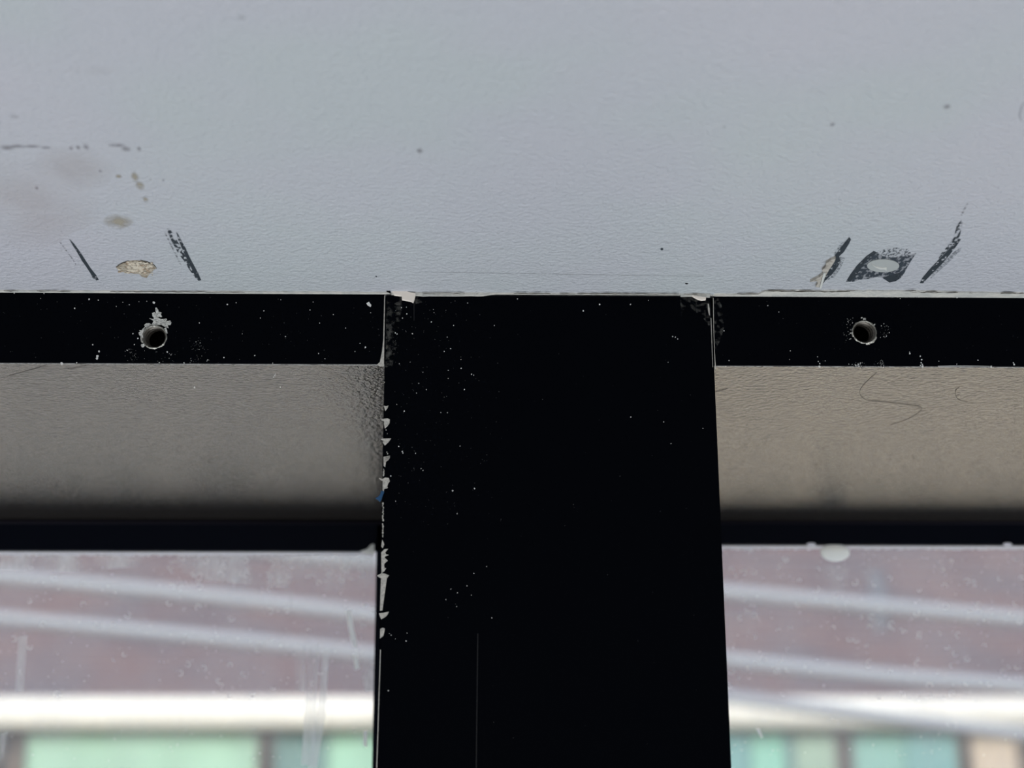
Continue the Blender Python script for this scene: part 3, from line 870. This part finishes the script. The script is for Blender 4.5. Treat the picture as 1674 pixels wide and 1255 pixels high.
H = lambda p: crop(p, 1130, 560, 3.077)
hair(H([(935, 150), (890, 190), (855, 230), (850, 262), (885, 290), (980, 300), (1080, 312), (1150, 322), (1158, 338), (1110, 375), (1050, 400), (1000, 415)]),
     'long looping dark hair under the right head rail below its screw hole', 0.00003)
hair(H([(1350, 225), (1332, 240), (1330, 268), (1350, 290), (1390, 298)]), 'short curved hair under the right head rail near the right edge of the photo', 0.000035)
hair(H([(114, 250), (150, 241), (184, 231)]), 'short straight hair under the right head rail touching the mullion', 0.000035)
G = lambda p: crop(p, 0, 450, 3.983)
hair(G([(60, 655), (150, 630), (230, 608), (305, 584)]), 'faint hair under the left head rail at the far left of the photo', 0.00003)
hair(G([(440, 612), (510, 600), (580, 583)]), 'tiny hair under the left head rail just left of its screw hole', 0.000028)
# pale grit on the undersides
bm = bmesh.new()
for (x, y, r) in ((1268, 728, 5), (195, 690, 4), (188, 700, 3), (200, 682, 3), (232, 766, 3)):
    px = G([(x, y)])[0] if x > 1000 else c3([(x, y)])[0]
    slab(bm, [on_z(*p, Z_HEAD) for p in fleck_px(*px, r / 4)], NZ, 0.00005)
tag(link('grit', bm, FLECK, undL), kind='stuff')

# ------------------------------------------------------------------ dirt on the glass (parts of the panes)
def glass_mark(name, polys, m, pane, y=Y_GLASS):
    bm = bmesh.new()
    for px in polys:
        sheet(bm, [on_y(*p, y) for p in px], NY, 0.00003)
    return link(name, bm, m, pane)


inv_of = {}
for pane, root in ((paneL, bayL), (paneR, bayR)):
    inv_of[pane] = Matrix.Translation(root.location).inverted()


def fix(o, pane):
    return o      # the pane sits at the world origin of its bay, so its children need no offset


for pane, (xa, xb, ya) in ((paneL, (0, 612, 902)), (paneR, (1182, 1674, 893))):
    dots, rings = [], []
    for i in range(330):
        x, y = random.uniform(xa, xb), ya + 12 + (random.random() ** 1.3) * 330
        dots.append(fleck_px(x, y, random.uniform(.5, 1.7), 5))
    bm = bmesh.new()
    for i in range(95):
        x, y = random.uniform(xa, xb), ya + 8 + random.random() * 240
        if pane is paneL and i < 38:
            x, y = random.uniform(270, 590), ya + random.uniform(8, 60)
        R_, a0 = random.uniform(3, 5.5), random.uniform(0, 6)
        span = random.uniform(2.5, 5)
        k = 9
        P = [(x + R_ * math.cos(a0 + span * j / k), y + R_ * math.sin(a0 + span * j / k)) for j in range(k + 1)]
        Q = [(x + (R_ - 1.5) * math.cos(a0 + span * j / k), y + (R_ - 1.5) * math.sin(a0 + span * j / k)) for j in range(k + 1)]
        sheet(bm, [on_y(*p, Y_GLASS) for p in P + Q[::-1]], NY, 0.00004)
    tag(link('dried_drops', bm, DROP, pane), kind='stuff')
    tag(glass_mark('dust_specks', dots, DUST, pane), kind='stuff')

# smears and streaks, left pane
for pts in ([(240, 905), (430, 902), (611, 900), (611, 975), (560, 968), (470, 962), (400, 955), (330, 948), (280, 930)],
            [(560, 905), (611, 902), (611, 1130), (596, 1130), (580, 1040), (566, 970)],
            [(0, 903), (240, 903), (230, 925), (120, 935), (0, 930)]):
    glass_mark('smear', [pts], SMEAR, paneL)
for pts in ([(465, 960), (478, 962), (480, 990), (472, 1000), (466, 985)], [(505, 1060), (522, 1050), (514, 1250), (492, 1250)], [(528, 1062), (538, 1060), (532, 1170), (518, 1255), (504, 1255), (520, 1150)],
            [(480, 1060), (500, 1055), (500, 1130), (482, 1130)], [(30, 1040), (45, 1038), (38, 1130), (25, 1130)], [(0, 1200), (14, 1195), (6, 1240), (0, 1240)]):
    glass_mark('streak', [pts], STREAK, paneL)
for pts in ([(566, 998), (573, 995), (578, 1025), (584, 1050), (582, 1062), (574, 1050), (568, 1020)], [(576, 1068), (584, 1070), (588, 1092), (580, 1096)],
            [(594, 1195), (600, 1194), (600, 1222), (594, 1218)]):
    glass_mark('streak', [pts], STREAK_B, paneL)
glass_mark('streak', [crop([(272, 1055), (290, 1050), (310, 1095), (300, 1100)], 1150, 860, 3.178)], STREAK_B, paneR)
glass_mark('smear', [[(1330, 925), (1430, 925), (1440, 960), (1345, 970)], [(1182, 1000), (1240, 1000), (1240, 1060), (1188, 1060)]],
           lit_through('thin_smear', (0.95, 0.97, 1.0), 0.3, 0.6, 130, 0.42, 0.72, (1, 1, 0.5)), paneR)
# pale sealant line under each stop
for (root, put, pane, zs, x0, x1, h) in ((bayL, putL, paneL, zsL, LX, on_y(611, 900, Y_STOP).x, 0.00085), (bayR, putR, paneR, zsR, MR, RXX, 0.0009)):
    bm = bmesh.new()
    n = 120
    xa_, xb_ = on_y(-60, 900, Y_STOP).x if root is bayL else x0, x1 if root is bayL else on_y(1740, 900, Y_STOP).x
    up = [Vector((xa_ + (xb_ - xa_) * i / n, Y_STOP + .0015, zs + 0.0001)) for i in range(n + 1)]
    dn = [Vector((xa_ + (xb_ - xa_) * i / n, Y_STOP + .0015, zs - h * random.uniform(.75, 1.25))) for i in range(n + 1)]
    sheet(bm, up + dn[::-1], NY, 0.0002)
    put(link('sealant', bm, SEAL, root))
glass_mark('sealant_corner', [[(588, 901), (600, 897), (605, 891), (610, 888.5), (612, 890), (612, 906), (600, 905)]], BLOB, paneL, Y_STOP - .0003)
# white blob and small bumps on the right bay's sealant
bm = bmesh.new()
c = on_y(1365, 903, Y_GLASS - .0009)
r = bmesh.ops.create_uvsphere(bm, u_segments=20, v_segments=12, radius=1)
for v in r['verts']:
    v.co = c + Vector((v.co.x * 0.0034, v.co.y * 0.0008, v.co.z * 0.0021))
bmesh.ops.delete(bm, geom=[v for v in bm.verts if v.co.y > c.y + 0.0001], context='VERTS')   # its back is stuck to the pane
o = link('sealant_blob', bm, BLOB, paneR, True)
o['label'] = 'white blob of sealant hanging at the top of the glass'
bm = bmesh.new()
for x in (1326, 1647):
    c = on_y(x, 889.5, Y_STOP - .0004)
    r = bmesh.ops.create_uvsphere(bm, u_segments=12, v_segments=8, radius=1)
    for v in r['verts']:
        v.co = c + Vector((v.co.x * 0.0011, v.co.y * 0.0004, v.co.z * 0.0004))
link('sealant_bump', bm, SEAL, paneR, True)

for (x, y, a_, b_, rt) in ((345, 828, 9, 3, undL), (55, 828, 5, 3, undL)):
    bm = bmesh.new()
    slab(bm, [on_y(*p, Y_STOP) for p in oval(x, y, a_, b_, 12)], NY, 0.0002)
    link('paint_spot', bm, mat('greyed_paint', (0.10, 0.10, 0.10), 0.7, 0.1), rt)

# ------------------------------------------------------------------ street and building outside
def ext(px, py, y):
    return on_y(px, py, y)


GZ = -5.0
tag(boxo('floor_street', (-30, 30, 0.6, 30, GZ - .1, GZ), mat('street_concrete', (0.42, 0.39, 0.35), 0.85, 0.2, mottle=(1.5, (0.35, 0.33, 0.3), .4, .6))), kind='structure')
YB = 8.0
bld = tag(empty('house', (0, YB, GZ)), 'blurred sunlit house across the street with brown roof, white gutter and green windows', 'house')
bi = Matrix.Translation(bld.location).inverted()


def bpart(o):
    o.parent = bld
    o.matrix_parent_inverse = bi
    return o


zg_top = ext(300, 1134, YB - .09).z
zg_bot = ext(300, 1186, YB - .09).z
BX0, BX1 = -7.0, 7.0
# roof: sloping slab with raised tile courses
roofm = mat('weathered_roof', (0.195, 0.132, 0.127), 0.85, 0.2, mottle=(2.2, (0.155, 0.125, 0.132), 0.36, 0.66), coords='Object')
bm = bmesh.new()
a = math.radians(33)
L = 4.2
n_ = 24
prof = []
for i in range(n_):
    s0 = L * i / n_; s1 = L * (i + 1) / n_
    prof.append((YB - .02 + s0 * math.cos(a), zg_top + .01 + s0 * math.sin(a) + .012))
    prof.append((YB - .02 + s1 * math.cos(a), zg_top + .01 + s1 * math.sin(a)))
prof += [(YB + L * math.cos(a), zg_top - .2), (YB - .02, zg_top - .02)]
for x in (BX0, BX1):
    pass
v0 = [bm.verts.new((BX0, y, z)) for y, z in prof]; v1 = [bm.verts.new((BX1, y, z)) for y, z in prof]
for i in range(len(prof)):
    j = (i + 1) % len(prof)
    bm.faces.new([v0[i], v0[j], v1[j], v1[i]])
bm.faces.new(v0); bm.faces.new(v1)
roof = bpart(link('roof', bm, roofm))
roof['label'] = 'weathered red-brown roof slope'
# dark roof vent pipe, a soft upright dark blur in the right pane
bm = bmesh.new()
p = ext(1442, 1085, 8.6); p2 = ext(1434, 940, 8.75)
tube(bm, [Vector((p.x, p.y, p.z - .1)), Vector((p2.x, p2.y, p2.z))], 0.034, 10)
bpart(link('vent_pipe', bm, mat('pipe_grey', (0.16, 0.16, 0.175), 0.7), None, True))
# gutter: rounded trough profile
bm = bmesh.new()
prof = []
zc, hr = (zg_top + zg_bot) / 2, (zg_top - zg_bot) / 2
for i in range(13):
    t = math.pi / 2 + math.pi * i / 12
    prof.append((YB - .02 + 0.05 * math.cos(t), zc + hr * math.sin(t)))
prof += [(YB, zc - hr), (YB, zc + hr)]
v0 = [bm.verts.new((BX0, y, z)) for y, z in prof]; v1 = [bm.verts.new((BX1, y, z)) for y, z in prof]
for i in range(len(prof)):
    j = (i + 1) % len(prof)
    bm.faces.new([v0[i], v0[j], v1[j], v1[i]])
bm.faces.new(v0); bm.faces.new(v1)
bpart(link('gutter', bm, mat('white_gutter', (0.86, 0.82, 0.74), 0.6, 0.3), None, True))
# wall below, with recessed window bays
wallm = mat('house_wall_brown', (0.20, 0.165, 0.14), 0.85, 0.2)
YW = YB + .035
bpart(boxo('eave_board', (BX0, BX1, YB - .0, YW, zg_bot + .0, zg_bot + .06), wallm))
TEAL, GREEN, SAGE = (0.18, 0.29, 0.27), (0.37, 0.57, 0.43), (0.33, 0.44, 0.35)
wins = [  # each window: its panels (px range at the row just below the gutter, colour)
    [(-420, -10, GREEN)], [(42, 421, GREEN)], [(447, 535, TEAL), (537, 700, (0.36, 0.60, 0.45))], [(730, 1000, TEAL)],
    [(1030, 1226, (0.20, 0.38, 0.37)), (1228, 1282, (0.27, 0.54, 0.43)), (1284, 1300, TEAL), (1302, 1366, SAGE)],
    [(1393, 1480, (0.24, 0.42, 0.37)), (1482, 1564, (0.20, 0.38, 0.37))], [(1588, 1662, (0.58, 0.48, 0.38))], [(1700, 2000, TEAL)]]
z_w1 = zg_bot - .012
z_w0 = z_w1 - 1.15
frm = mat('window_frame_brown', (0.15, 0.13, 0.115), 0.8, 0.2)
for panels in wins:
    xa = ext(panels[0][0], 1225, YW).x; xb = ext(panels[-1][1], 1225, YW).x
    bm = bmesh.new()
    t_ = .022
    box(bm, xa - t_, xb + t_, YW - .01, YW + .06, z_w1, z_w1 + t_); box(bm, xa - t_, xb + t_, YW - .01, YW + .06, z_w0 - t_, z_w0)
    box(bm, xa - t_, xa, YW - .01, YW + .06, z_w0, z_w1); box(bm, xb, xb + t_, YW - .01, YW + .06, z_w0, z_w1)
    fr = bpart(link('house_window', bm, frm))
    for (a_, b_, col) in panels:
        pa, pb = ext(a_, 1225, YW).x, ext(b_, 1225, YW).x
        pm = mat('panel', col, 0.7, 0.25, mottle=(3.0, tuple(c_ * .86 for c_ in col), .4, .6))
        boxo('window_panel', (pa, pb, YW + .01, YW + .04, z_w0, z_w1), pm, fr)
bm = bmesh.new()
box(bm, BX0, BX1, YW + .06, YW + .3, GZ, zg_top)
bpart(link('house_wall', bm, wallm))
# unseen lower storey, toned for its reflection in the underside: grey left, tan right
TAN = mat('tan_reflected', (0.95, 0.82, 0.64), 0.8, 0.2)
GRY = mat('grey_reflected', (0.62, 0.58, 0.53), 0.8, 0.2)
xs = -0.1
bpart(boxo('reflected_panel', (BX0, xs, YW - .02, YW + .06, GZ, z_w0 - .1), GRY))['label'] = 'unseen grey lower wall, toned for the reflection in the head'
bpart(boxo('reflected_panel', (xs, BX1, YW - .02, YW + .06, GZ, z_w0 - .1), TAN))['label'] = 'unseen tan lower wall, toned for the reflection in the head'

# cables crossing the street
cabm = mat('pale_cable', (0.37, 0.385, 0.42), 0.6, 0.3)
YC = 4.0


def cable(pxs, label, r, y=YC, m=cabm):
    pts = [ext(x, yy, y) for x, yy in pxs]
    a_, b_ = pts[0], pts[1]
    pts.insert(0, a_ + (a_ - b_).normalized() * 2.2)
    a_, b_ = pts[-1], pts[-2]
    pts.append(a_ + (a_ - b_).normalized() * 2.2)
    bm = bmesh.new()
    tube(bm, smooth_path(pts, 8), r, 12)
    return tag(link('cable', bm, m, None, True), label, 'cable', 'blurred cables outside the window')


cable([(0, 942), (300, 970), (560, 999), (860, 1036), (1190, 1078), (1430, 1103), (1674, 1122)], 'pale blurred cable, upper one in the left bay and lower one in the right bay', 0.0165)
cable([(0, 1010), (300, 1038), (560, 1064), (860, 1098), (1190, 1140), (1400, 1166), (1674, 1200)], 'pale blurred cable crossing the white gutter in the right bay', 0.0155)
cable([(0, 868), (300, 890), (560, 912), (900, 940), (1190, 968), (1430, 990), (1674, 1012)], 'pale blurred cable, uppermost of the two above the gutter in the right bay', 0.0165)
